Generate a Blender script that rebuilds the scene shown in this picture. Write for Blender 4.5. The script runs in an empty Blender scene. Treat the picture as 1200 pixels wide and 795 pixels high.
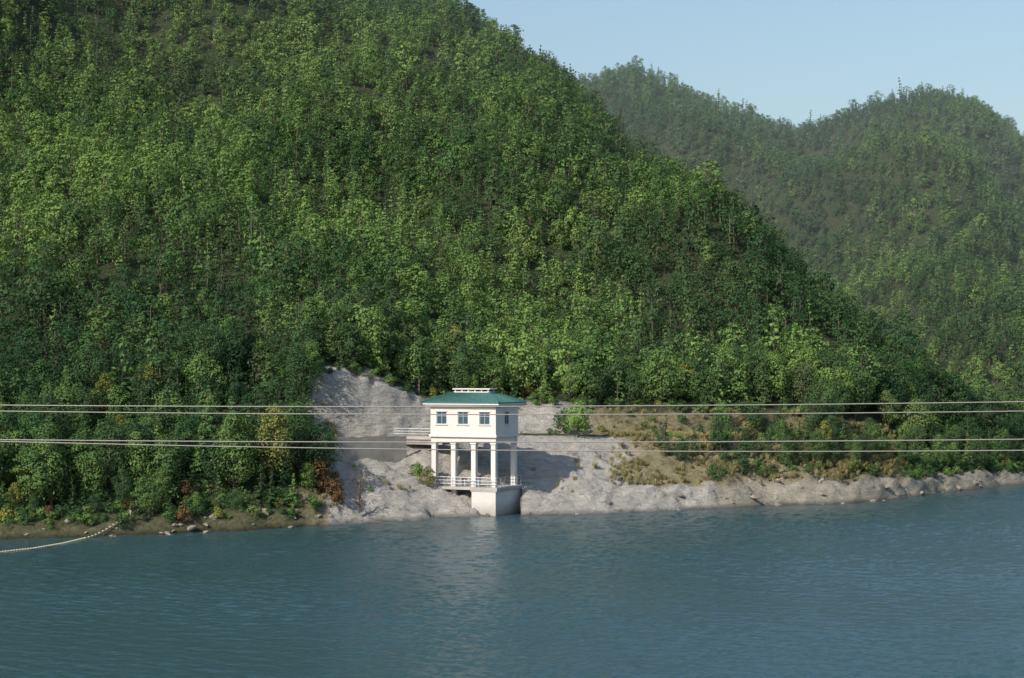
import bpy, math, random
import numpy as np
from mathutils import Vector, noise as mn
random.seed(7); rng=np.random.default_rng(11)
F=2240.0; H=16.0; YH=430.0
sc=bpy.context.scene
sc.view_settings.view_transform='Standard'; sc.view_settings.look='None'; sc.view_settings.exposure=0

# ------------------------------------------------------------------ materials
def newmat(name):
    m=bpy.data.materials.new(name); m.use_nodes=True
    nt=m.node_tree; nt.nodes.clear(); return m,nt
def N(nt,t,**k):
    n=nt.nodes.new(t)
    for a,b in k.items():
        setattr(n,a,b)
    return n
def L(nt,a,b): nt.links.new(a,b)
def ramp(nt,fac,stops):
    r=N(nt,'ShaderNodeValToRGB'); e=r.color_ramp.elements
    while len(e)<len(stops): e.new(0.5)
    for i,(p,c) in enumerate(stops):
        e[i].position=p; e[i].color=(*c,1) if len(c)==3 else c
    L(nt,fac,r.inputs[0]); return r.outputs[0]
def mixc(nt,f,a,b,bt='MIX'):
    m=N(nt,'ShaderNodeMix',data_type='RGBA',blend_type=bt)
    for s,v in ((0,f),(6,a),(7,b)):
        if isinstance(v,(int,float)): m.inputs[s].default_value=v
        elif isinstance(v,tuple): m.inputs[s].default_value=(*v,1)
        else: L(nt,v,m.inputs[s])
    return m.outputs[2]
def mth(nt,op,a,b=None,clamp=False):
    m=N(nt,'ShaderNodeMath',operation=op,use_clamp=clamp)
    for i,v in enumerate((a,b)):
        if v is None: continue
        if isinstance(v,(int,float)): m.inputs[i].default_value=v
        else: L(nt,v,m.inputs[i])
    return m.outputs[0]
def noise(nt,vec,scale,detail=4,rough=.55):
    n=N(nt,'ShaderNodeTexNoise'); n.inputs['Scale'].default_value=scale
    n.inputs['Detail'].default_value=detail; n.inputs['Roughness'].default_value=rough
    if vec is not None: L(nt,vec,n.inputs['Vector'])
    return n.outputs[0]
def maprange(nt,v,a,b,c=0,d=1):
    m=N(nt,'ShaderNodeMapRange'); L(nt,v,m.inputs[0])
    for i,x in enumerate((a,b,c,d)): m.inputs[i+1].default_value=x
    return m.outputs[0]

def foliage_mat(name,dark,light):
    m,nt=newmat(name)
    geo=N(nt,'ShaderNodeNewGeometry'); oi=N(nt,'ShaderNodeObjectInfo')
    tone=N(nt,'ShaderNodeAttribute',attribute_name='tone')
    pos=geo.outputs['Position']
    n1=noise(nt,pos,0.022,3,.6)
    a=maprange(nt,n1,.38,.62)
    a=mth(nt,'MULTIPLY',a,.5)
    a=mth(nt,'ADD',a,mth(nt,'MULTIPLY',oi.outputs['Random'],.65))
    a=mth(nt,'ADD',a,mth(nt,'MULTIPLY',mth(nt,'SUBTRACT',tone.outputs['Fac'],.6),.3),clamp=True)
    c=mixc(nt,a,dark,light)
    r2=mth(nt,'FRACT',mth(nt,'MULTIPLY',oi.outputs['Random'],37.7))
    br=mth(nt,'MULTIPLY',maprange(nt,r2,.93,.985),.35)
    c=mixc(nt,br,c,(.16,.145,.08))
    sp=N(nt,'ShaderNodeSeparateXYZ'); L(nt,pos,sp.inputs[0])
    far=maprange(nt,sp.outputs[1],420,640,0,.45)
    c=mixc(nt,far,c,(.105,.19,.105))  # aerial haze painted into the colour of distant foliage
    d=N(nt,'ShaderNodeBsdfDiffuse'); L(nt,c,d.inputs[0])
    t=N(nt,'ShaderNodeBsdfTranslucent'); L(nt,mixc(nt,.35,c,(.20,.30,.06)),t.inputs[0])
    mx=N(nt,'ShaderNodeMixShader'); mx.inputs[0].default_value=.25
    L(nt,d.outputs[0],mx.inputs[1]); L(nt,t.outputs[0],mx.inputs[2])
    o=N(nt,'ShaderNodeOutputMaterial'); L(nt,mx.outputs[0],o.inputs[0])
    return m
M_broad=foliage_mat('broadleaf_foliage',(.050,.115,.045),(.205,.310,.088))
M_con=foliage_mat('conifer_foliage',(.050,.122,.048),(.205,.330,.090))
M_dark=foliage_mat('dark_and_shade_foliage',(.030,.074,.036),(.090,.155,.060))  # naturally dark trees, and slope shade painted as leaf colour on the ridge
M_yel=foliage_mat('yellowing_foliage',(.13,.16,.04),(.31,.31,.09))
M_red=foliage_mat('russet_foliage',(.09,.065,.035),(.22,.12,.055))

def simple(name,col,rough=.7,nscale=None,amt=.25,bump=0,metal=0,spec=.4):
    m,nt=newmat(name)
    p=N(nt,'ShaderNodeBsdfPrincipled'); p.inputs['Roughness'].default_value=rough
    p.inputs['Metallic'].default_value=metal; p.inputs['Specular IOR Level'].default_value=spec
    o=N(nt,'ShaderNodeOutputMaterial'); L(nt,p.outputs[0],o.inputs[0])
    if nscale:
        geo=N(nt,'ShaderNodeNewGeometry')
        n=noise(nt,geo.outputs['Position'],nscale,6,.65)
        v=maprange(nt,n,.3,.7,1-amt,1)
        mm=N(nt,'ShaderNodeVectorMath',operation='SCALE'); mm.inputs[0].default_value=col; L(nt,v,mm.inputs['Scale'])
        L(nt,mm.outputs[0],p.inputs['Base Color'])
        if bump:
            b=N(nt,'ShaderNodeBump'); b.inputs['Strength'].default_value=bump; b.inputs['Distance'].default_value=.1
            L(nt,n,b.inputs['Height']); L(nt,b.outputs[0],p.inputs['Normal'])
    else: p.inputs['Base Color'].default_value=(*col,1)
    return m
M_bark=simple('bark',(.13,.10,.08),.9,3,.5)
M_white=simple('white_wall_paint',(.68,.62,.57),.6,1.2,.10)
M_trim=simple('white_trim_paint',(.66,.63,.59),.5,2,.12)
M_pier,nt=newmat('stained_pier_concrete')
geo=N(nt,'ShaderNodeNewGeometry'); sp=N(nt,'ShaderNodeSeparateXYZ'); L(nt,geo.outputs['Position'],sp.inputs[0])
na=noise(nt,geo.outputs['Position'],1.5,6,.65)
f=maprange(nt,mth(nt,'ADD',sp.outputs[2],mth(nt,'MULTIPLY',na,-1.0)),-.5,1.0)
cc=mixc(nt,f,(.30,.28,.23),(.60,.57,.53)); 
p=N(nt,'ShaderNodeBsdfPrincipled'); p.inputs['Roughness'].default_value=.8; L(nt,mixc(nt,maprange(nt,na,.4,.7,0,.25),cc,(.36,.34,.30)),p.inputs['Base Color'])
o=N(nt,'ShaderNodeOutputMaterial'); L(nt,p.outputs[0],o.inputs[0])
M_conc=simple('pale_concrete',(.45,.42,.38),.85,.8,.3,.3)
M_road=simple('weathered_concrete',(.38,.35,.31),.9,.6,.4,.4)
M_roof=simple('teal_roof_tiles',(.065,.175,.150),.5,2,.3)
M_glass=simple('window_glass',(.05,.09,.11),.08,spec=.8)
M_frame=simple('window_frame',(.35,.40,.42),.4)
M_wire=simple('aluminium_cable',(.34,.31,.28),.5,metal=.2)
M_metal=simple('galvanised_rail',(.45,.46,.47),.45,metal=.5)
M_redp=simple('red_paint',(.40,.06,.04),.5)
M_rock=simple('boulder_stone',(.30,.26,.21),.9,1.5,.4,.6)
M_float=simple('float_plastic',(.40,.36,.26),.6)
M_net=simple('fishing_net',(.22,.22,.20),.9)
M_pole=simple('pole_concrete',(.4,.39,.36),.9,1,.2)

# ------------------------------------------------------------------ terrain function
def I(px,xs,ys): return np.interp(px,xs,ys)
SX=[-1500,-400,0,100,200,300,400,480,560,610,700,820,900,1000,1050,1100,1170,1200,1400,1700,2700]
SY=[650,640,632,630,626,621,615,610,606,604,602,597,593,590,585,578,570,567,552,540,535]
def shoreD(px):
    return H*F/(I(px,SX,SY)-YH)
CX=[-1500,-400,0,200,400,550,600,640,700,740,800,850,900,930,960,1000,1040,1080,1110,1135,1200,2700]
CD=[560,570,570,560,530,475,455,440,420,405,380,355,335,320,305,290,278,270,268,268,300,420]
CY=[-100,-120,-140,-130,-90,4,36,68,113,152,186,216,256,290,315,350,385,418,444,462,470,470]
FX=[-1500,500,600,650,680,700,740,770,800,860,900,940,970,1010,1070,1110,1150,1200,1300,1500,2700]
FY=[200,150,110,95,88,80,66,75,95,116,134,143,136,116,104,104,120,152,210,150,150]
def height(X,Y):
    X=np.asarray(X,float); Y=np.asarray(Y,float)
    px=600+F*X/Y
    D0=shoreD(px)
    ths=I(px,[600,1000,1135],[4.6,4.5,4.5])
    D1=np.maximum(I(px,CX,CD),D0+27)
    z1=H+(YH-I(px,CX,CY))/F*D1-ths
    D2=np.full_like(px,700.); z2=H+(YH-I(px,FX,FY))/F*D2-4.0
    zr=I(px,[-400,0,150,365,480,620,700,950,1130,1200,1500],[5,5.5,6.5,8,8,8,7.8,7,4.5,3.5,3.5])
    zb=I(px,[0,365,400,560,620,820,1000,1200],[1.3,1.4,1.0,.8,1.6,1.9,2.0,1.2])
    zc=zr+I(px,[-400,0,150,330,368,430,465,495,600,640,700,950,1130],[1,1,2,3.2,7.2,7.0,5.4,3.6,2.9,3.2,3.0,2.8,1])
    zw=zb+(zr-zb)*.92-I(px,[362,374,478,500],[0,1.1,1.1,0])
    z1=np.maximum(z1,zc+.5)
    dv=np.minimum(D1+95,560)
    zv=np.where(px<560,z1*.7,np.maximum(z1*.35,6))
    Ds=[D0-40,D0,D0+2.2,D0+14.6,D0+15.5,D0+20.5,D0+23.5,
        D0+23.5+(D1-D0-23.5)*.5,D0+23.5+(D1-D0-23.5)*.85,D1,D1+18,dv,D2,D2+120,D2+3000]
    zm=zc+(z1-zc)*.47; zn=zc+(z1-zc)*.865
    Zs=[-9+0*px,0*px,zb,zw,zr,zr+.1,zc,zm,zn,z1,z1-2.5-0.02*z1,zv,z2,z2-30,z2-60]
    z=np.where(Y<=Ds[0],Zs[0],0.)
    for i in range(len(Ds)-1):
        m=(Y>Ds[i])&(Y<=Ds[i+1])
        t=(Y-Ds[i])/np.maximum(Ds[i+1]-Ds[i],1e-3)
        z=np.where(m,Zs[i]+(Zs[i+1]-Zs[i])*t,z)
    return z,px,D0,D1
def ss(x,a,b):
    t=np.clip((x-a)/(b-a),0,1); return t*t*(3-2*t)
def hs(X,Y):
    z0,px,D0,D1=height(X,Y)
    acc=0;k=0
    for dx in (-8,0,8):
        for dy in (-9,0,9):
            acc=acc+height(X+dx,Y+dy)[0];k+=1
    zs=acc/k
    w=np.clip((Y-D0-30)/25,0,1)
    wc=1-.7*np.exp(-((Y-D1)/10)**2)
    z=z0+(zs-z0)*w*wc
    fade=np.clip((Y-D0-28)/70,0,1)*np.clip(1.15-np.exp(-((Y-D1)/28)**2),0,1)*(1-.95*np.exp(-((Y-700)/50)**2))
    a=np.sin(X/19.+Y/70.+1.3+1.2*np.sin(Y/47.))*4.8+np.sin(X/8.5-Y/31.+2*np.sin(X/31.))*1.8+np.sin(Y/23.+X/60.)*1.5
    z=z+fade*a*np.where(Y>D1+60,2.0,1.0)
    cr=405+.12*(px-100)+14*np.sin(px/70.)
    z=z+23*np.exp(-((Y-cr)/30)**2)*np.clip((450-px)/200,0,1)
    z=z-5.0*ss(px,576,582)*(1-ss(px,606,611))*(1-ss(Y-D0,5.5,7.5))*(Y>D0-6)
    return z,px,D0,D1

def fb(v,o=4): return mn.fractal(v,1.0,2.0,o)
pxs=np.concatenate([np.arange(-1500,-200,40),np.arange(-200,300,10),np.arange(300,1240,3.5),np.arange(1240,1500,12),np.arange(1500,2701,60)])
dd=np.concatenate([np.array([-40,-20,-8,-4,-2]),np.arange(-1.2,27,.38),np.linspace(27.5,60,30),np.linspace(63,360,110),np.linspace(370,620,50),np.array([700,900,1500,3000])])
nC=len(pxs); nR=len(dd)
P,Dd=np.meshgrid(pxs,dd,indexing='ij')
Y=shoreD(P)+Dd; X=(P-600)/F*Y
Z,PX,D0,D1=hs(X,Y)
def masks(px,d,nz):
    e=nz*14
    r1=ss(px+e*1.2,376,396)*(1-ss(px+e*2.4,705,760))*(1-ss(d+nz*3,15,17.5))
    r2=ss(px,600,620)*(1-ss(px,830,860))*(1-ss(d+nz*1.5+(px-620)/200*1.2,4.5,5.5))
    r3=ss(px+e,350,368)*(1-ss(px+e*2,620,720))*ss(d,19.5,20.5)*(1-ss(d+nz*2,24.5,26))
    r4=ss(px,820,850)*(1-ss(d+nz*3,3.2,5.2))*.55
    r=np.maximum.reduce([r1,r2,r3,r4])
    s1=ss(px+e,680,710)*(1-ss(px+e*2,900,1040))*(1-ss(d+nz*4,17,19))
    s2=ss(px+e,180,210)*(1-ss(px+e*2,950,1010))*ss(d,18.5,20)*(1-ss(d+nz*2.5,23,25))
    wd=1.8*ss(px,820,860)
    s3=(1-ss(d+nz*2.4,2.6+wd,4.0+wd))*(.30+.70*ss(px,365,420))
    s4=ss(px+e,340,372)*(1-ss(px,520,560))*(1-ss(d+nz*3,18,21))
    s=np.maximum.reduce([s1,s2*.9,s3*.9,s4*.8])
    return r,s
co=np.stack([X,Y,Z],-1).reshape(-1,3)
n1=np.zeros(len(co)); 
pxf=PX.ravel(); df=(Y-D0).ravel()
for i in range(len(co)):
    d=df[i]
    if -3<d<45 and -60<pxf[i]<1300:
        x,y,z=co[i]
        a=fb(Vector((x*.16,y*.16,z*.16)),4); b=fb(Vector((x*.55+7,y*.55,z*.8)),4)
        c=abs(fb(Vector((x*.3+30,y*.3,z*.5)),3))
        n1[i]=a
        k=min(1,max(0,(d+1.5)/2.5))
        if 13.5<d<20: k*=.25
        co[i,2]+=k*(a*.9+b*.45-c*1.0+.2)
        co[i,0]+=k*b*.3; co[i,1]+=k*(b*.4)
    else:
        n1[i]=mn.noise(Vector((co[i,0]*.05,co[i,1]*.05,0)))
r,s=masks(pxf,df,n1)
idx=np.arange(nC*nR).reshape(nC,nR)
fa=np.stack([idx[:-1,:-1],idx[1:,:-1],idx[1:,1:],idx[:-1,1:]],-1).reshape(-1,4)
def mk(name,verts,faces,mats=(),smooth=False,mi=None,attrs=None,link=True):
    me=bpy.data.meshes.new(name)
    verts=np.asarray(verts,np.float32); faces=np.asarray(faces,np.int32)
    me.vertices.add(len(verts)); me.vertices.foreach_set('co',verts.ravel())
    k=faces.shape[1]
    me.loops.add(faces.size); me.loops.foreach_set('vertex_index',faces.ravel())
    me.polygons.add(len(faces)); me.polygons.foreach_set('loop_start',np.arange(len(faces),dtype=np.int32)*k)
    try: me.polygons.foreach_set('loop_total',np.full(len(faces),k,np.int32))
    except Exception: pass
    for m in mats: me.materials.append(m)
    if mi is not None: me.polygons.foreach_set('material_index',np.asarray(mi,np.int32))
    me.polygons.foreach_set('use_smooth',np.full(len(faces),smooth))
    if attrs:
        for k2,v in attrs.items():
            at=me.attributes.new(k2,'FLOAT','POINT'); at.data.foreach_set('value',np.asarray(v,np.float32))
    me.update(); me.validate()
    ob=bpy.data.objects.new(name,me)
    if link: sc.collection.objects.link(ob)
    return ob
mt,nt=newmat('hillside_ground')
geo=N(nt,'ShaderNodeNewGeometry'); pos=geo.outputs['Position']
ra=N(nt,'ShaderNodeAttribute',attribute_name='rock').outputs['Fac']; sa=N(nt,'ShaderNodeAttribute',attribute_name='soil').outputs['Fac']
nA=noise(nt,pos,.35,8,.65); nB=noise(nt,pos,1.6,8,.7)
mp=N(nt,'ShaderNodeMapping'); mp.inputs['Scale'].default_value=(.5,.5,2.2); mp.inputs['Rotation'].default_value=(.2,.5,0); L(nt,pos,mp.inputs[0])
nC_=noise(nt,mp.outputs[0],1.3,8,.7)
veg=ramp(nt,nB,[(.35,(.03,.042,.02)),(.65,(.085,.10,.045))])
so=ramp(nt,nA,[(.32,(.13,.15,.045)),(.45,(.27,.23,.11)),(.58,(.44,.36,.21)),(.7,(.32,.24,.14))])
so=mixc(nt,.55,so,ramp(nt,nB,[(.3,(.14,.12,.06)),(.7,(.47,.40,.27))]))
rk=ramp(nt,nC_,[(.30,(.20,.185,.165)),(.42,(.45,.425,.385)),(.60,(.60,.57,.52))])
rk=mixc(nt,.4,rk,ramp(nt,nA,[(.35,(.32,.30,.26)),(.65,(.58,.52,.44))]))
c=mixc(nt,mth(nt,'MULTIPLY',sa,1.0,True),veg,so)
c=mixc(nt,ra,c,rk)
sp=N(nt,'ShaderNodeSeparateXYZ'); L(nt,pos,sp.inputs[0])
wet=maprange(nt,mth(nt,'ADD',sp.outputs[2],mth(nt,'MULTIPLY',nA,-.3)),-.1,.35,.42,1)
sc_=N(nt,'ShaderNodeVectorMath',operation='SCALE'); L(nt,c,sc_.inputs[0]); L(nt,wet,sc_.inputs['Scale'])
p=N(nt,'ShaderNodeBsdfPrincipled'); p.inputs['Roughness'].default_value=.95; p.inputs['Specular IOR Level'].default_value=.15
L(nt,sc_.outputs[0],p.inputs['Base Color'])
b=N(nt,'ShaderNodeBump'); b.inputs['Strength'].default_value=1; b.inputs['Distance'].default_value=.9
L(nt,mth(nt,'ADD',nC_,mth(nt,'MULTIPLY',nB,.6)),b.inputs['Height']); L(nt,b.outputs[0],p.inputs['Normal'])
o=N(nt,'ShaderNodeOutputMaterial'); L(nt,p.outputs[0],o.inputs[0])
mk('hillside_terrain',co,fa,[mt],True,attrs={'rock':r,'soil':s})

# ------------------------------------------------------------------ water: real waves
mw,nt=newmat('lake_water')
geo=N(nt,'ShaderNodeNewGeometry'); pos=geo.outputs['Position']
w2=noise(nt,pos,4.5,3,.6); w3=noise(nt,pos,.03,4,.5)
b=N(nt,'ShaderNodeBump'); b.inputs['Distance'].default_value=.07; b.inputs['Strength'].default_value=.9; L(nt,w2,b.inputs['Height'])
p=N(nt,'ShaderNodeBsdfPrincipled')
L(nt,mixc(nt,maprange(nt,w3,.35,.65),(.026,.066,.070),(.030,.074,.086)),p.inputs['Base Color'])
p.inputs['Roughness'].default_value=.16; p.inputs['IOR'].default_value=1.333
L(nt,b.outputs[0],p.inputs['Normal'])
o=N(nt,'ShaderNodeOutputMaterial'); L(nt,p.outputs[0],o.inputs[0])
wpx=np.arange(-300,1501,3.2)
wy=[60.]
while wy[-1]<330: wy.append(wy[-1]+max(.18,wy[-1]**2/(F*H)*.45) if 88<wy[-1]<290 else wy[-1]+1.5)
wy=np.array(wy)
WP,WY=np.meshgrid(wpx,wy,indexing='ij'); WX=(WP-600)/F*WY
WZ=np.zeros_like(WX); RW=np.random.default_rng(3)
for i in range(64):
    lam=RW.uniform(.9,1)*(.50+2.6*(i/64.)**2.3); th=RW.normal(1.15,.65); kk=2*math.pi/lam
    slope=.046*(1 if lam<1.4 else .42)
    WZ+= slope/kk*np.sin(kk*(WX*math.cos(th)+WY*math.sin(th))+RW.uniform(0,6.28)+1.2*np.sin(WX*.21*RW.uniform(.5,1.5)+WY*.17*RW.uniform(.5,1.5)))
gust=.8+.3*np.sin(WX*.06+WY*.045+1)*np.sin(WY*.08-WX*.02+2*np.sin(WX*.03))
edge=np.clip((WY-60)/6,0,1)*np.clip((330-WY)/10,0,1)*np.clip((WP+300)/40,0,1)*np.clip((1500-WP)/40,0,1)
WZ=WZ*gust*edge
wi=np.arange(WZ.size).reshape(WZ.shape)
wf=np.stack([wi[:-1,:-1],wi[1:,:-1],wi[1:,1:],wi[:-1,1:]],-1).reshape(-1,4)
wv=np.stack([WX,WY,WZ],-1).reshape(-1,3)
k=len(wv)
ext=np.array([(-1500,-500,0),(1500,-500,0),(1500,1200,0),(-1500,1200,0),tuple(wv[wi[0,0]]),tuple(wv[wi[-1,0]]),tuple(wv[wi[-1,-1]]),tuple(wv[wi[0,-1]])])
ef=np.array([(k,k+1,k+5,k+4),(k+1,k+2,k+6,k+5),(k+2,k+3,k+7,k+6),(k+3,k,k+4,k+7)])
mk('lake_water',np.concatenate([wv,ext]),np.concatenate([wf,ef]),[mw],True)

# near bank below the camera (outside the frame)
bv=[];bf=[]
xs=np.linspace(-400,400,60); prof=[(-500,14.6),(-60,14.3),(8,14.2),(50,2.0),(66,.5),(76,-4)]
for x in xs:
    for (y,z) in prof: bv.append((x,y+2*math.sin(x*.07),z+.3*math.sin(x*.21+y)*(0 if abs(x)<8 else 1)))
k=len(prof)
for i in range(len(xs)-1):
    for j in range(k-1): bf.append((i*k+j,(i+1)*k+j,(i+1)*k+j+1,i*k+j+1))
M_grass=simple('bank_grass',(.08,.11,.035),.95,1.5,.6,.5)
mk('near_bank_ground',bv,bf,[M_grass],True)

# ------------------------------------------------------------------ trees
def tube(pts,rad,sides=5):
    pts=[Vector(p) for p in pts]; V=[];Fc=[]
    for i,p in enumerate(pts):
        d=(pts[min(i+1,len(pts)-1)]-pts[max(i-1,0)]).normalized()
        u=d.orthogonal().normalized(); w=d.cross(u)
        for k in range(sides):
            a=2*math.pi*k/sides; V.append(tuple(p+(u*math.cos(a)+w*math.sin(a))*rad[i]))
    for i in range(len(pts)-1):
        for k in range(sides):
            Fc.append((i*sides+k,i*sides+(k+1)%sides,(i+1)*sides+(k+1)%sides,(i+1)*sides+k))
    return V,Fc
def leaves(C,Nn,size,R):
    n=len(C); Nn=Nn/np.maximum(np.linalg.norm(Nn,axis=1,keepdims=True),1e-6)
    a=R.normal(size=(n,3)); u=np.cross(Nn,a); u/=np.maximum(np.linalg.norm(u,axis=1,keepdims=True),1e-6)
    w=np.cross(Nn,u); s=(size*R.uniform(.6,1.3,n))[:,None]
    q=R.uniform(.45,.8,(n,1))
    v=np.stack([C-u*s,C-w*s*q+Nn*s*.15,C+u*s,C+w*s*q+Nn*s*.15],1).reshape(-1,3)
    return v,np.arange(4*n).reshape(n,4)
def assemble(name,tubes,C,Nn,tone,size,mat,R,link=False,sides=5):
    V=[];Fc=[];mi=[];off=0;T=[]
    for (p,r) in tubes:
        v,f=tube(p,r,sides); V.append(np.array(v)); Fc.append(np.array(f)+off); off+=len(v); mi+=[0]*len(f); T+= [.5]*len(v)
    v,f=leaves(C,Nn,size,R); V.append(v); Fc.append(f+off); mi+=[1]*len(f)
    T=np.concatenate([np.array(T),np.repeat(tone,4)])
    return mk(name,np.concatenate(V),np.concatenate(Fc),[M_bark,mat],False,mi,{'tone':T},link)
def broadleaf(name,seed,h=5.5,w=3.6,ncl=14,per=45,ls=.17,mat=None,base=.22,link=False,rn=.3,far=False):
    R=np.random.default_rng(seed); top=h*.8
    bend=R.normal(0,.05*h,2)
    tp=[(bend[0]*t*t,bend[1]*t*t,top*t) for t in ((0,.5,1) if far else (0,.25,.5,.75,1))]
    tr=[.022*h*(1-.8*t)+.015 for t in ((0,.5,1) if far else (0,.25,.5,.75,1))]
    tubes=[(tp,tr)]; C=[];NN=[];T=[]
    for i in range(ncl):
        t=(i+.5)/ncl; zc=h*(base+(0.93-base)*t)
        env=math.sin(math.pi*min(1,(.12+.80*t)))**.6
        an=i*2.4+R.uniform(-.5,.5); rr=w*.5*env*R.uniform(.3,.82)
        if t>.9: rr*=.3
        c=np.array([math.cos(an)*rr+bend[0]*t,math.sin(an)*rr+bend[1]*t,zc])
        cr=w*R.uniform(.15,.27)*(1.15-.35*t)
        zs=max(.15*h,zc-rr*.8-.3); tt=min(1,zs/top)
        s0=(bend[0]*tt*tt,bend[1]*tt*tt,zs)
        mid=tuple((np.array(s0)+c)/2+np.array([0,0,-.05*h]))
        if not far: tubes.append(([s0,mid,tuple(c)],[.010*h,.007*h,.003*h]))
        elif i%3==0: tubes.append(([s0,tuple(c)],[.010*h,.003*h]))
        n=int(per*R.uniform(.7,1.3))
        d=R.normal(size=(n,3)); d[:,2]=d[:,2]*.9+.3; d/=np.linalg.norm(d,axis=1,keepdims=True)
        ra=cr*R.uniform(.35,1.12,n)**.6
        q=c+d*ra[:,None]*np.array([1,1,.78])
        oc=q-np.array([0,0,h*.5]); oc/=np.linalg.norm(oc,axis=1,keepdims=True)+1e-6
        C.append(q); NN.append(d*.6+oc*.6+R.normal(size=(n,3))*rn+np.array([0,0,.2]))
        T.append(np.clip(R.uniform(.2,.8)+R.normal(0,.10,n),0,1))
    return assemble(name,tubes,np.concatenate(C),np.concatenate(NN),np.concatenate(T),ls,mat or M_broad,R,link,3 if far else 5)
def conifer(name,seed,h=6,w=2.6,lev=11,per=11,ls=.16,mat=None,link=False,far=False):
    R=np.random.default_rng(seed)
    tubes=[([(0,0,0),(0.02*h*R.normal(),0,h*.5),(0,0,h*.98)],[.02*h,.012*h,.004*h])]
    C=[];NN=[];T=[]
    for l in range(lev):
        t=l/(lev-1); z0=h*(.14+.82*t); rad=w*.5*((1-t)**.75*.95+.07)
        nb=max(3,int(7*(1-t*.5)))
        for bi in range(nb):
            an=R.uniform(0,6.28); ln=rad*R.uniform(.6,1.15); up=R.uniform(-.1,.35)
            e=np.array([math.cos(an)*ln,math.sin(an)*ln,up*ln]); 
            if l%2==0 and bi<(1 if far else 4): tubes.append(([(0,0,z0),(e[0],e[1],z0+e[2])],[.006*h,.002*h]))
            n=max(3,int(per*(.35+.65*(1-t)))); f=R.uniform(.2,1.05,n)
            q=np.array([0,0,z0])+e*f[:,None]+R.normal(size=(n,3))*np.array([.10,.10,.07])*w*.5*(.5+.5*(1-t))
            q[:,2]-= .12*ln*f*f
            C.append(q); NN.append(R.normal(size=(n,3))*.35+np.array([math.cos(an)*.7,math.sin(an)*.7,.55]))
            T.append(np.clip(R.uniform(.3,.7)+.5*(f-.5)+R.normal(0,.1,n),0,1))
    return assemble(name,tubes,np.concatenate(C),np.concatenate(NN),np.concatenate(T),ls,mat or M_con,R,link,3 if far else 5)

def col(name,objs):
    c=bpy.data.collections.new(name)
    for o in objs: c.objects.link(o)
    return c
far_list=[]
for i in range(5): far_list.append(broadleaf('aa_broadleaf_tree.%03d'%i,100+i,h=4.6+.4*i,w=3.3+.25*i,ncl=11+i,per=36,ls=.19,far=True))
for i in range(4): far_list.append(conifer('bb_conifer_tree.%03d'%i,200+i,h=5.2+.4*i,w=2.3+.2*i,lev=10,per=7,ls=.19,far=True))
for i in range(3): far_list.append(broadleaf('cc_dark_and_shade_tree.%03d'%i,700+i,h=5.2+.5*i,w=3.6+.3*i,ncl=12,per=36,ls=.19,far=True,mat=M_dark))
for i in range(2): far_list.append(conifer('dd_dark_and_shade_conifer.%03d'%i,720+i,h=6.2+.5*i,w=2.6,lev=10,per=7,ls=.19,far=True,mat=M_dark))
C_far=col('forest_tree_kinds',far_list)
near_list=[]
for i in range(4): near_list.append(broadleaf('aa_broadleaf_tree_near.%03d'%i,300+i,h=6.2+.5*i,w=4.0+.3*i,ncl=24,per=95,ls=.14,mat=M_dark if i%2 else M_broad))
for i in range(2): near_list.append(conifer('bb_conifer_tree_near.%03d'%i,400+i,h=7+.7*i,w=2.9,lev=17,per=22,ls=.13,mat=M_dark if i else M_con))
near_list.append(broadleaf('cc_yellow_tree_near',411,h=6.2,w=3.6,ncl=20,per=90,ls=.13,mat=M_yel))
near_list.append(broadleaf('dd_russet_shrub_near',412,h=3.0,w=2.6,ncl=14,per=60,ls=.12,mat=M_red,base=.1))
C_near=col('shoreline_tree_kinds',near_list)
sh=[]
for i in range(4): sh.append(broadleaf('shrub.%03d'%i,500+i,h=1.3+.25*i,w=1.9,ncl=10,per=50,ls=.10,base=.08,mat=[M_broad,M_dark,M_yel,M_red][i]))
C_sh=col('shrub_kinds',sh)
def tuft(name,seed,mat):
    R=np.random.default_rng(seed); n=60; V=[];Fc=[];T=[]
    for i in range(n):
        a=R.uniform(0,6.28); r0=R.uniform(0,.22); h=R.uniform(.25,.6); ln=R.uniform(.05,.3)
        b0=np.array([math.cos(a)*r0,math.sin(a)*r0,-.05]); tip=b0+np.array([math.cos(a)*ln,math.sin(a)*ln,h]); w=np.array([-math.sin(a),math.cos(a),0])*.02
        k=len(V); mid=(b0+tip)/2+np.array([0,0,.06]); V+=[b0-w,b0+w,mid+w,mid-w,tip+w*.2,tip-w*.2]; Fc+=[(k,k+1,k+2,k+3),(k+3,k+2,k+4,k+5)]; T+=[R.uniform(0,1)]*6
    return mk(name,V,Fc,[mat],False,None,{'tone':T},False)
M_dry=foliage_mat('dry_grass',(.16,.145,.065),(.46,.39,.19))
C_tf=col('grass_kinds',[tuft('grass_tuft.%03d'%i,800+i,M_dry) for i in range(2)])

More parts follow.
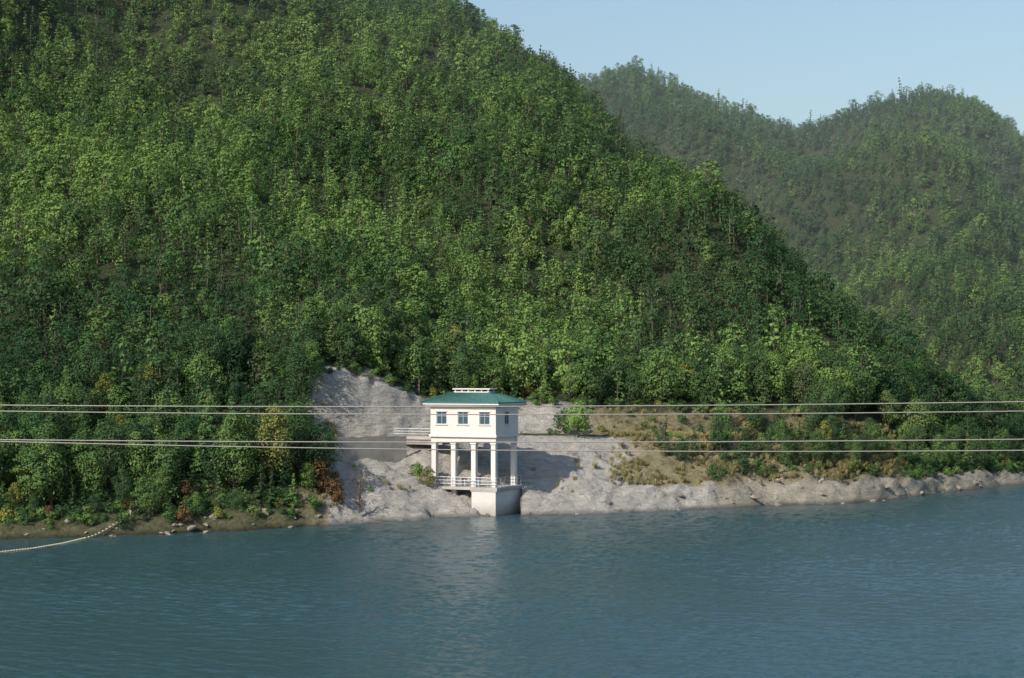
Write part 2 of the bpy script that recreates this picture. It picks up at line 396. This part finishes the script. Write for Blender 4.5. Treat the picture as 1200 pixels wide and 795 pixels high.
def scatter(name,P3,idx,rot,scl,coll):
    me=bpy.data.meshes.new(name); me.vertices.add(len(P3)); me.vertices.foreach_set('co',np.asarray(P3,np.float32).ravel())
    a=me.attributes.new('idx','INT','POINT'); a.data.foreach_set('value',np.asarray(idx,np.int32))
    a=me.attributes.new('rot','FLOAT_VECTOR','POINT'); a.data.foreach_set('vector',np.asarray(rot,np.float32).ravel())
    a=me.attributes.new('scl','FLOAT_VECTOR','POINT'); a.data.foreach_set('vector',np.asarray(scl,np.float32).ravel())
    ob=bpy.data.objects.new(name,me); sc.collection.objects.link(ob)
    ng=bpy.data.node_groups.new(name+'_gn','GeometryNodeTree')
    ng.interface.new_socket(name='Geometry',in_out='INPUT',socket_type='NodeSocketGeometry')
    ng.interface.new_socket(name='Geometry',in_out='OUTPUT',socket_type='NodeSocketGeometry')
    gi=ng.nodes.new('NodeGroupInput'); go=ng.nodes.new('NodeGroupOutput')
    ci=ng.nodes.new('GeometryNodeCollectionInfo'); ci.inputs['Collection'].default_value=coll
    ci.inputs['Separate Children'].default_value=True; ci.inputs['Reset Children'].default_value=True
    ip=ng.nodes.new('GeometryNodeInstanceOnPoints'); ip.inputs['Pick Instance'].default_value=True
    def at(nm,ty):
        n=ng.nodes.new('GeometryNodeInputNamedAttribute'); n.data_type=ty; n.inputs['Name'].default_value=nm
        return [o for o in n.outputs if o.enabled and o.name=='Attribute'][0]
    ng.links.new(gi.outputs[0],ip.inputs['Points']); ng.links.new(ci.outputs[0],ip.inputs['Instance'])
    ng.links.new(at('idx','INT'),ip.inputs['Instance Index'])
    ng.links.new(at('rot','FLOAT_VECTOR'),ip.inputs['Rotation'])
    ng.links.new(at('scl','FLOAT_VECTOR'),ip.inputs['Scale'])
    ng.links.new(ip.outputs[0],go.inputs[0])
    md=ob.modifiers.new('scatter','NODES'); md.node_group=ng
    return ob
def mkpts(sp,y0,y1,pxa,pxb):
    ys=np.arange(y0,y1,sp); out=[]
    for y in ys:
        xa=(pxa-600)/F*y; xb=(pxb-600)/F*y
        out.append(np.stack([np.arange(xa,xb,sp),np.full(len(np.arange(xa,xb,sp)),y)],-1))
    q=np.concatenate(out); q=q+rng.uniform(-.5,.5,q.shape)*sp
    return q[:,0],q[:,1]
cpx=np.arange(-400,1601,20); cD=np.arange(160,760,4.)
gp,gd=np.meshgrid(cpx,cD,indexing='ij'); gz,_,_,_=hs((gp-600)/F*gd,gd)
el=(gz-H)/gd; rm=np.maximum.accumulate(el,axis=1)
def visible(x,y,z,px,hh=7,mar=.008):
    i=np.clip(((px+400)/20).round().astype(int),0,len(cpx)-1); j=np.clip(((y-160)/4).astype(int),0,len(cD)-1)
    return (z+hh-H)/y>rm[i,j]-mar
def nz2(x,y,s,o=0): 
    return np.array([mn.fractal(Vector((a*s+o,b*s,o)),1,2,3) for a,b in zip(x,y)])
allP=[];allI=[];allR=[];allS=[]
for (sp,y0,y1,sf) in ((2.6,185,430,1.07),(3.0,430,760,1.05)):
    x,y=mkpts(sp,y0,y1,-150,1350); z,px,d0,d1=hs(x,y); d=y-d0
    pyy=YH-(z-H)*F/y
    ok=(d>25)&visible(x,y,z,px)&(y<735)&(pyy>-160)
    x,y,z,px,d,d1=x[ok],y[ok],z[ok],px[ok],d[ok],d1[ok]
    q=nz2(x,y,.03,3); g=nz2(x,y,.06,19); q2=nz2(x,y,.018,41)
    keep=rng.random(len(x))<np.where(g<-.38,.55,.97)
    x,y,z,px,d,d1,q,q2=[v[keep] for v in (x,y,z,px,d,d1,q,q2)]; n=len(x)
    con=rng.random(n)<np.clip(.42+q*.9,.08,.85)
    idx=np.where(con,5+rng.integers(0,4,n),rng.integers(0,5,n))
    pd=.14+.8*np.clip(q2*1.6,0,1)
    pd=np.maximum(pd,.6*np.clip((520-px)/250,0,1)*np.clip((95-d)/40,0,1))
    pd=np.maximum(pd,.85*np.clip((px-760)/80,0,1)*np.clip((y-(d1-38-8*q))/12,0,1)*(y<d1+40))  # right ridge: shade of the turned slope painted with darker trees
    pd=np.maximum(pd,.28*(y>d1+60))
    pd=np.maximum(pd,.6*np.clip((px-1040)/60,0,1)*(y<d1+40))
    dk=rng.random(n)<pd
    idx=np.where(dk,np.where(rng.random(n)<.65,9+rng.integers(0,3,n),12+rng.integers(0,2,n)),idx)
    s=sf*rng.uniform(.5,1.12,n)*np.where(rng.random(n)<.08,1.35,1)
    allP.append(np.stack([x,y,z-.3],-1)); allI.append(idx)
    allR.append(np.stack([rng.normal(0,.05,n),rng.normal(0,.05,n),rng.uniform(0,6.28,n)],-1))
    allS.append(np.stack([s*rng.uniform(.85,1.15,n),s*rng.uniform(.85,1.15,n),s*rng.uniform(.8,1.15,n)],-1))
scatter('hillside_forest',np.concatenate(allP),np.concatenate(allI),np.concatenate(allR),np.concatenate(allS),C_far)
# shoreline trees
x,y=mkpts(2.1,160,320,-220,1400); z,px,d0,d1=hs(x,y); d=y-d0
pr=np.where(px<365,np.where(d>2.2,.9,0),0)
pr=np.where((px>=365)&(px<395)&(d>5)&(d<14),.3,pr)
pr=np.where((px>770)&(px<=845)&(d>9)&(d<17),.16,pr)
pr=np.where((px>845),np.where((d>6)&(d<17),.72,np.where(d>=24,.9,np.where(d>6,.15,0))),pr)
pr=np.where((px>1060)&(d>3.5),.92,pr)
pr=np.where((px>=365)&(px<=845)&(d>25.5),.85,pr)
pr=np.where(d>36,0,pr); pr=np.where((px>200)&(px<365)&(d>14)&(d<22),.45,pr)
ok=rng.random(len(x))<pr; x,y,z,px,d=x[ok],y[ok],z[ok],px[ok],d[ok]; n=len(x)
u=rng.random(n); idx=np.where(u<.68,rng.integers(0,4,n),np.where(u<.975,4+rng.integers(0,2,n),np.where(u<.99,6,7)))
s=rng.uniform(.5,1.05,n)*np.where((px>740)&(d<17),.66,1)*np.where(d<5,.6,1)
scatter('shoreline_trees',np.stack([x,y,z-.3],-1),idx,np.stack([rng.normal(0,.06,n),rng.normal(0,.06,n),rng.uniform(0,6.28,n)],-1),
  np.stack([s,s,s*rng.uniform(.85,1.15,n)],-1),C_near)
# undergrowth
x,y=mkpts(.95,160,300,-200,1400); z,px,d0,d1=hs(x,y); d=y-d0
gg=nz2(x,y,.15,5)
pr=np.where(px<368,np.where(d>1.5+gg*1.5,np.where(d<10,.75,.3),0),0.)
pr=np.where((px>730)&(px<845)&(d>5)&(d<19),np.where(gg>.1,.42,.05),pr)
pr=np.where((px>640)&(px<950)&(d>19),np.where(gg>.05,.5,.08),pr)
pr=np.where((px>=845)&(d>5.5)&(d<19),.42,pr)
pr=np.where((px>1050)&(d>3),.75,pr)
pr=np.where((px>=368)&(px<500)&(d<14)&(d>2),.035,pr)
pr=np.where((px>=368)&(px<395)&(d<14)&(d>3),.35,pr)
pr=np.where((px>368)&(px<960)&(d>24)&(d<28),.5,pr)
pr=np.where(d>28,0,pr)
ok=rng.random(len(x))<pr; x,y,z,px,d=x[ok],y[ok],z[ok],px[ok],d[ok]; n=len(x)
u=rng.random(n); idx=np.where(u<.90,rng.integers(0,2,n),np.where(u<.97,2,3))
s=rng.uniform(.35,1.0,n)*np.where((px>368)&(px<845)&(d<20),.6,1)
scatter('undergrowth_shrubs',np.stack([x,y,z-.15],-1),idx,np.stack([0*s,0*s,rng.uniform(0,6.28,n)],-1),np.stack([s,s,s*.9],-1),C_sh)
x,y=mkpts(.45,195,260,340,1050); z,px,d0,d1=hs(x,y); d=y-d0; gg=nz2(x,y,.2,55)
pr=np.where((px>715)&(d>4)&(d<24),np.where(gg>-.05,.42,.06),0); pr=np.where((px>365)&(px<=715)&(d>3)&(d<24)&(gg>.3),.10,pr); pr=np.where((px>365)&(px<=395)&(d>3),.3,pr)
pr=np.where(d>24,0,pr)
ok=rng.random(len(x))<pr; x,y,z=x[ok],y[ok],z[ok]; n=len(x); s=rng.uniform(.6,1.4,n)
scatter('dry_grass_tufts',np.stack([x,y,z+.1],-1),rng.integers(0,2,n),np.stack([0*s,0*s,rng.uniform(0,6.28,n)],-1),np.stack([s,s,s],-1),C_tf)
# shore rocks
rl=[]
for i in range(4):
    bpy.ops.mesh.primitive_ico_sphere_add(subdivisions=3,radius=.5); o=bpy.context.object; o.name='stone.%03d'%i
    for v in o.data.vertices:
        v.co*=1+.45*mn.noise(v.co*2.2+Vector((i*9,0,0)))+.15*mn.noise(v.co*6+Vector((i,3,0))); v.co.z*=.65
    o.data.materials.append(M_rock)
    for cc in list(o.users_collection): cc.objects.unlink(o)
    rl.append(o)
C_rk=col('stone_kinds',rl)
x,y=mkpts(.55,165,300,-100,1300); z,px,d0,d1=hs(x,y); d=y-d0
pr=np.where((d>-.5)&(d<2.5),.14,0); pr=np.where((px>690)&(px<1000)&(d>=2.5)&(d<16),.02,pr); pr=np.where((px>390)&(px<820),pr*.25,pr)
ok=rng.random(len(x))<pr; x,y,z=x[ok],y[ok],z[ok]; n=len(x); s=rng.uniform(.12,.85,n)**1.7*1.0
scatter('shore_rocks',np.stack([x,y,z],-1),rng.integers(0,4,n),rng.uniform(-.5,6.28,(n,3))*np.array([.1,.1,1]),np.stack([s*1.4,s,s],-1),C_rk)

def place(ob,px,d,sc_=1,rz=0):
    Yd=float(shoreD(px))+d; Xd=(px-600)/F*Yd; zz=float(hs(np.array([Xd]),np.array([Yd]))[0][0])
    ob.location=(Xd,Yd,zz-.25); ob.scale=(sc_,)*3; ob.rotation_euler=(0,0,rz)
place(broadleaf('yellow_green_tree',601,h=9.0,w=4.6,ncl=30,per=110,ls=.13,mat=M_yel,link=True),318,7,1)
place(broadleaf('broadleaf_tree',602,h=7.5,w=4.6,ncl=28,per=110,ls=.13,link=True),345,10,1)
place(broadleaf('broadleaf_tree',603,h=8.5,w=5.0,ncl=28,per=110,ls=.13,link=True),275,6,1)
place(conifer('conifer_tree',604,h=9,w=3.6,lev=20,per=24,ls=.13,link=True),245,12,1)
place(broadleaf('broadleaf_tree',605,h=4.4,w=3.6,ncl=20,per=90,ls=.13,link=True),677,15.5,1)
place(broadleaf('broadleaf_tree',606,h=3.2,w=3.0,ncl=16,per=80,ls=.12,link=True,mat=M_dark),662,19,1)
place(broadleaf('russet_shrub',607,h=3.6,w=3.4,ncl=16,per=80,ls=.12,mat=M_red,base=.1,link=True),375,6.5,1)
place(broadleaf('russet_shrub',608,h=2.6,w=2.6,ncl=14,per=70,ls=.12,mat=M_red,base=.1,link=True),392,4.5,1)
place(broadleaf('bare_sapling',609,h=5.2,w=3.6,ncl=26,per=9,ls=.08,mat=M_red,base=.15,link=True),421,2.6,1)
place(broadleaf('yellow_shrub',610,h=2.0,w=2.4,ncl=12,per=60,ls=.10,mat=M_yel,base=.08,link=True),500,7,1)
place(broadleaf('shrub',611,h=1.6,w=2.2,ncl=12,per=60,ls=.10,base=.08,link=True),488,9,1)
place(broadleaf('shrub',612,h=2.2,w=2.6,ncl=12,per=60,ls=.10,base=.08,link=True),835,4.5,1)

# ------------------------------------------------------------------ intake tower
def empty(name,loc=(0,0,0),rz=0):
    e=bpy.data.objects.new(name,None); sc.collection.objects.link(e); e.location=loc; e.rotation_euler=(0,0,rz); return e
def box(name,c,s,par,mat,bev=.02):
    x,y,z=[k/2 for k in s]
    v=[(-x,-y,-z),(x,-y,-z),(x,y,-z),(-x,y,-z),(-x,-y,z),(x,-y,z),(x,y,z),(-x,y,z)]
    f=[(0,3,2,1),(4,5,6,7),(0,1,5,4),(1,2,6,5),(2,3,7,6),(3,0,4,7)]
    o=mk(name,v,f,[mat]); o.location=c; o.parent=par
    if bev: 
        b=o.modifiers.new('b','BEVEL'); b.width=bev; b.segments=2
    return o
TH=math.radians(25); Dc=205.5; Xc=(581-600)/F*Dc
tw=empty('water_intake_tower',(Xc,Dc,0),-TH)
W=7.9; DP=5.7
cx=-W/2; cy=DP/2
zt=8.35; ze=11.75
def wall(name,length,along,origin,wins,th=.24):
    segs=[];pos_=0; zb,zt2=zt+.28,ze; wz0,wz1=9.75,11.1
    for (c,w) in wins:
        segs.append((pos_,c-w/2,zb,zt2)); segs.append((c-w/2,c+w/2,zb,wz0)); segs.append((c-w/2,c+w/2,wz1,zt2)); pos_=c+w/2
    segs.append((pos_,length,zb,zt2)); V=[];Fc=[]
    for (a,b_,z0,z1) in segs:
        o0=len(V)
        for z in (z0,z1):
            for (s_,t_) in ((a,0),(b_,0),(b_,th),(a,th)):
                V.append((origin[0]+s_,origin[1]+t_,z) if along=='x' else (origin[0]-t_,origin[1]+s_,z))
        q=[(0,3,2,1),(4,5,6,7),(0,1,5,4),(1,2,6,5),(2,3,7,6),(3,0,4,7)]
        Fc+= [tuple(o0+i for i in ff) for ff in q]
    o=mk(name,V,Fc,[M_white]); o.parent=tw
    for k,(c,w) in enumerate(wins):
        def pt(s_,t_,z): return (origin[0]+s_,origin[1]+t_,z) if along=='x' else (origin[0]-t_,origin[1]+s_,z)
        def sz(s_,t_,z): return (s_,t_,z) if along=='x' else (t_,s_,z)
        zc=(wz0+wz1)/2; hh=wz1-wz0
        box(name+'_glass_%d'%k,pt(c,.13,zc),sz(w-.01,.03,hh-.01),tw,M_glass,0)
        for q,(dc,ww) in enumerate(((-w/2+.04,.07),(w/2-.04,.07),(0,.06))):
            box(name+'_mullion_%d_%d'%(k,q),pt(c+dc,.09,zc),sz(ww,.05,hh-.02),tw,M_frame,0)
        for q,dz in enumerate((-hh/2+.04,hh/2-.04,.22)):
            box(name+'_rail_%d_%d'%(k,q),pt(c,.087,zc+dz),sz(w-.03,.045,.06),tw,M_frame,0)
        box(name+'_sill_%d'%k,pt(c,-.04,wz0-.06),sz(w+.25,.14,.08),tw,M_trim,.01)
        box(name+'_lintel_%d'%k,pt(c,-.03,wz1+.06),sz(w+.2,.08,.1),tw,M_trim,.01)
wall('front_wall',W,'x',(-W,0),[(1.35,1.25),(3.95,1.25),(6.55,1.25)])
wall('right_wall',DP-.49,'y',(-.003,.245),[((DP-.49)/2,1.15)])
box('left_wall',(-W+.12,DP/2,(zt+.28+ze)/2),(.236,DP-.49,ze-zt-.28),tw,M_white,0)
box('back_wall',(cx,DP-.12,(zt+.28+ze)/2),(W,.24,ze-zt-.28),tw,M_white,0)
box('floor_slab',(cx,cy,zt+.14),(W+.3,DP+.3,.28),tw,M_trim,.03)
box('front_beam',(cx,.3,zt-.29),(W-.05,.42,.55),tw,M_white,.02)
box('back_beam',(cx,DP-.3,zt-.29),(W-.05,.42,.55),tw,M_white,.02)
for i,x in enumerate((-W+.3,-.3)): box('side_beam_%d'%i,(x,cy,zt-.285),(.42,DP-1.05,.53),tw,M_white,.02)
for i,x in enumerate((-W+.35,-W*.667+.1,-W*.333-.1,-.35)):
    for j,y in enumerate((.34,DP-.34)):
        box('column_%d_%d'%(i,j),(x,y,(zt-.57+ (0.2 if i<2 else 2.4))/2),(.56,.56,zt-.57-(0.2 if i<2 else 2.4)),tw,M_trim,.04)
        box('column_cap_%d_%d'%(i,j),(x,y,zt-.66),(.72,.72,.16),tw,M_trim,.02)
box('soffit',(cx,cy,ze+.06),(W+1.0,DP+1.0,.12),tw,M_trim,.01)
box('cornice',(cx,cy,ze+.21),(W+1.25,DP+1.25,.18),tw,M_trim,.02)
a=(W+1.35)/2; b_=(DP+1.35)/2; z0=ze+.30; zt2=ze+1.42
V=[(cx-a,cy-b_,z0),(cx+a,cy-b_,z0),(cx+a,cy+b_,z0),(cx-a,cy+b_,z0),(cx-a,cy-b_,z0+.1),(cx+a,cy-b_,z0+.1),(cx+a,cy+b_,z0+.1),(cx-a,cy+b_,z0+.1),
   (cx-2.1,cy-.75,zt2),(cx+2.1,cy-.75,zt2),(cx+2.1,cy+.75,zt2),(cx-2.1,cy+.75,zt2)]
Fc=[(0,3,2,1),(0,1,5,4),(1,2,6,5),(2,3,7,6),(3,0,4,7),(4,5,9,8),(5,6,10,9),(6,7,11,10),(7,4,8,11),(8,9,10,11)]
o=mk('hip_roof',V,Fc,[M_roof]); o.parent=tw
ribV=[];ribF=[]
def rib(p0,p1,r=.05):
    v,f=tube([p0,p1],[r,r],4); k=len(ribV); ribV.extend(v); ribF.extend([tuple(k+i for i in q) for q in f])
for t in np.linspace(0,1,26):
    for sgn in (-1,1):
        rib((cx-a+2*a*t,cy+sgn*b_,z0+.12),(cx-2.1+4.2*t,cy+sgn*.75,zt2+.02),.035)
for t in np.linspace(0,1,18):
    for sgn in (-1,1):
        rib((cx+sgn*a,cy-b_+2*b_*t,z0+.12),(cx+sgn*2.1,cy-.75+1.5*t,zt2+.02),.035)
for sx in (-1,1):
    for sy in (-1,1): rib((cx+sx*a,cy+sy*b_,z0+.14),(cx+sx*2.1,cy+sy*.75,zt2+.05),.09)
o=mk('roof_tile_ribs',ribV,ribF,[M_roof]); o.parent=tw
box('lantern_base',(cx,cy,zt2+.06),(4.35,1.65,.12),tw,M_trim,.02)
for i,x in enumerate(np.linspace(-2.0,2.0,6)):
    for j,y in enumerate((-.65,.65)): box('lantern_post_%d_%d'%(i,j),(cx+x,cy+y,zt2+.22),(.16,.16,.2),tw,M_trim,0)
box('lantern_top',(cx,cy,zt2+.39),(4.55,1.8,.14),tw,M_trim,.03)
box('deck_slab',(cx+.9,cy-.1,2.85),(W-.9,DP+1.1,.3),tw,M_conc,.03)
box('pier',(-1.15,cy-.2,.1),(2.9,DP+.9,5.2),tw,M_pier,.05)
box('pier_cap',(-1.15,cy-.2,2.62),(3.15,DP+1.0,.14),tw,M_conc,.02)
def rail_line(p0,p1,zb,par,hgt=1.05,step=1.0,nm='railing'):
    p0=Vector(p0);p1=Vector(p1); n=max(1,int((p1-p0).length/step)); V=[];Fc=[]
    def add(a_,b2,r):
        v,f=tube([a_,b2],[r,r],5); k=len(V); V.extend(v); Fc.extend([tuple(k+i for i in q) for q in f])
    for i in range(n+1):
        q=p0.lerp(p1,i/n); add((q.x,q.y,zb),(q.x,q.y,zb+hgt),.035)
    for hz in (.35,.7,1.05): add((p0.x,p0.y,zb+hz*hgt/1.05),(p1.x,p1.y,zb+hz*hgt/1.05),.028)
    o=mk(nm,V,Fc,[M_metal]); o.parent=par
yF=cy-.1-(DP+1.1)/2+.1
rail_line((-W+.9,yF,0),(.35,yF,0),3.0,tw,nm='front_railing')
rail_line((.35,yF,0),(.35,DP,0),3.0,tw,nm='side_railing')
for k,(x,y) in enumerate(((-4.6,1.6),(-3.0,1.8))):
    box('hoist_body_%d'%k,(x,y,3.45),(.5,.4,.9),tw,M_frame,.05)
    v,f=tube([(x+.25*math.cos(t),y-.25,4.0+.25*math.sin(t)) for t in np.linspace(0,6.283,17)],[.03]*17,5)
    o=mk('hoist_wheel_%d'%k,v,f,[M_redp]); o.parent=tw

br=empty('access_bridge',(Xc,Dc,0),-TH)
box('bridge_deck',(-W-3.2,4.2,8.05),(6.1,2.4,.35),br,M_conc,.03)
box('bridge_girder_a',(-W-3.2,3.3,7.6),(6.1,.3,.55),br,M_road,.02)
box('bridge_girder_b',(-W-3.2,5.1,7.6),(6.1,.3,.55),br,M_road,.02)
rail_line((-W-6.2,3.1,0),(-W-.2,3.1,0),8.2,br,.9,nm='bridge_railing')
def wallstrip(name,pa,pb,doff,zl,zh,mat,th=.45):
    V=[];Fc=[]; ps=np.linspace(pa,pb,40)
    for p_ in ps:
        Yd=float(shoreD(p_))+doff; Xd=(p_-600)/F*Yd; j=.06*math.sin(p_*.37)
        V+= [(Xd,Yd,zl),(Xd,Yd+th,zl),(Xd,Yd+th,zh+j),(Xd,Yd,zh+j)]
    for i in range(len(ps)-1):
        k=i*4
        for q in range(4): Fc.append((k+q,k+(q+1)%4,k+4+(q+1)%4,k+4+q))
    return mk(name,V,Fc,[mat])
wallstrip('retaining_wall',372,476,13.0,4.6,8.35,M_road)
wallstrip('road_kerb_wall',180,372,15.2,6.2,8.2,M_conc,.3)

# ------------------------------------------------------------------ power lines with poles
pw=empty('power_line')
def wire(nm,y,p0,p6,p12):
    zf=lambda p_: H-(p_-YH)*y/F
    xh=600/F*y; z0_,z1_,z2_=zf(p0),zf(p6),zf(p12)
    A=((z0_+z2_)/2-z1_)/xh**2; B=(z2_-z0_)/(2*xh)
    pts=[(x,y,z1_+B*x+A*x*x) for x in np.linspace(-62,62,90)]
    v,f=tube(pts,[.018]*len(pts),6); o=mk(nm,v,f,[M_wire],True); o.parent=pw
    return pts[0][2],pts[-1][2]
e=[wire('conductor_a',60,475,476.5,471),wire('conductor_b',60.9,482,486,482),wire('conductor_c',60,515.5,518.5,515),wire('conductor_d',60.9,517.5,528,528)]
for sx,k in ((-62,0),(62,1)):
    pole=empty('utility_pole',(sx,60.45,0))
    v,f=tube([(0,0,-1),(0,0,17.5)],[.22,.14],12); o=mk('shaft',v,f,[M_pole],True); o.parent=pole
    for q,(i1,i2) in enumerate(((0,1),(2,3))):
        zz=(e[i1][k]+e[i2][k])/2
        box('crossarm_%d'%q,(0,.0,zz-.12),(.12,1.5,.12),pole,M_metal,.01)
        for t in (-.45,.45):
            v,f=tube([(0,t,zz-.1),(0,t,zz+.12)],[.06,.04],8); o=mk('insulator',v,f,[M_trim]); o.parent=pole

# ------------------------------------------------------------------ net float line + net
nl=empty('net_float_line'); 
def wp(px,py,z=0.):
    y=(H-z)*F/(py-YH); return Vector(((px-600)/F*y,y,z))
ctrl=[wp(-120,660),wp(0,647.5),wp(40,643),wp(75,637),wp(100,631)]
pts=[]
for i in range(len(ctrl)-1):
    for t in np.linspace(0,1,12,endpoint=False): pts.append(ctrl[i].lerp(ctrl[i+1],t))
pts.append(ctrl[-1]); top=wp(153,600,2.1)
c0=ctrl[-1]
for t in np.linspace(0,1,14)[1:]:
    q=c0.lerp(top,t); q.z=2.1*t**1.6+.02; pts.append(q)
v,f=tube(pts,[.02]*len(pts),5); o=mk('head_rope',v,f,[M_float]); o.parent=nl
fv=[];ff=[]
for i,q in enumerate(pts):
    v,f=tube([q+Vector((-.12,0,0.04)),q+Vector((-.07,0,.04)),q+Vector((.07,0,.04)),q+Vector((.12,0,.04))],[.015,.07,.07,.015],7)
    k=len(fv); fv+=v; ff+=[tuple(k+a_ for a_ in t) for t in f]
o=mk('floats',fv,ff,[M_float],True); o.parent=nl
base=Vector((top.x,top.y-.3,-.4))
v,f=tube([base,top+Vector((0,0,.15))],[.05,.05],7); o=mk('post',v,f,[M_float]); o.parent=nl
nv=[];nf=[]
for t in np.linspace(.1,1,16):
    q=c0.lerp(top,t); zt_=2.1*t**1.6+.02
    v,f=tube([(q.x,q.y,0),(q.x,q.y,zt_)],[.012,.012],3); k=len(nv); nv+=v; nf+=[tuple(k+a_ for a_ in g) for g in f]
for zz in np.linspace(.2,1.9,8):
    t0=(zz/2.1)**(1/1.6); q=c0.lerp(top,t0); v,f=tube([(q.x,q.y,zz),(top.x,top.y,zz)],[.012,.012],3); k=len(nv); nv+=v; nf+=[tuple(k+a_ for a_ in g) for g in f]
o=mk('net_mesh',nv,nf,[M_net]); o.parent=nl

# ------------------------------------------------------------------ haze in the far valley
mh,nt=newmat('valley_haze'); vs=N(nt,'ShaderNodeVolumeScatter'); vs.inputs['Color'].default_value=(.78,.89,1,1)
vs.inputs['Density'].default_value=.00034; vs.inputs['Anisotropy'].default_value=0
o_=N(nt,'ShaderNodeOutputMaterial'); L(nt,vs.outputs[0],o_.inputs['Volume'])
mk('valley_haze',[(-400,340,-1),(500,340,-1),(500,900,-1),(-400,900,-1),(-400,340,240),(500,340,240),(500,900,240),(-400,900,240)],
  [(0,3,2,1),(4,5,6,7),(0,1,5,4),(1,2,6,5),(2,3,7,6),(3,0,4,7)],[mh])

# ------------------------------------------------------------------ light, camera
A=math.radians(42); E=math.radians(36)
s=Vector((-math.sin(A)*math.cos(E),-math.cos(A)*math.cos(E),math.sin(E)))
ld=bpy.data.lights.new('sun','SUN'); ld.energy=4.7; ld.angle=math.radians(.53); ld.color=(1,.93,.82)
lo=bpy.data.objects.new('sun',ld); sc.collection.objects.link(lo); lo.rotation_euler=s.to_track_quat('Z','Y').to_euler(); lo.location=(-100,-100,200)
w=bpy.data.worlds.new('World'); sc.world=w; w.use_nodes=True; nt=w.node_tree
bg=nt.nodes['Background']; sk=nt.nodes.new('ShaderNodeTexSky'); sk.sky_type='NISHITA'; sk.sun_disc=False
sk.sun_elevation=E; sk.sun_rotation=math.pi+A; sk.altitude=0; sk.air_density=1.4; sk.dust_density=2.0; sk.ozone_density=5.0
nt.links.new(sk.outputs[0],bg.inputs[0]); bg.inputs[1].default_value=.15
cd=bpy.data.cameras.new('camera'); cam=bpy.data.objects.new('camera',cd); sc.collection.objects.link(cam)
cam.location=(0,0,H); cam.rotation_euler=(math.pi/2,0,0); cd.sensor_width=36; cd.lens=36*F/1200; cd.shift_y=(YH-397.5)/1200
cd.clip_start=.5; cd.clip_end=6000; sc.camera=cam
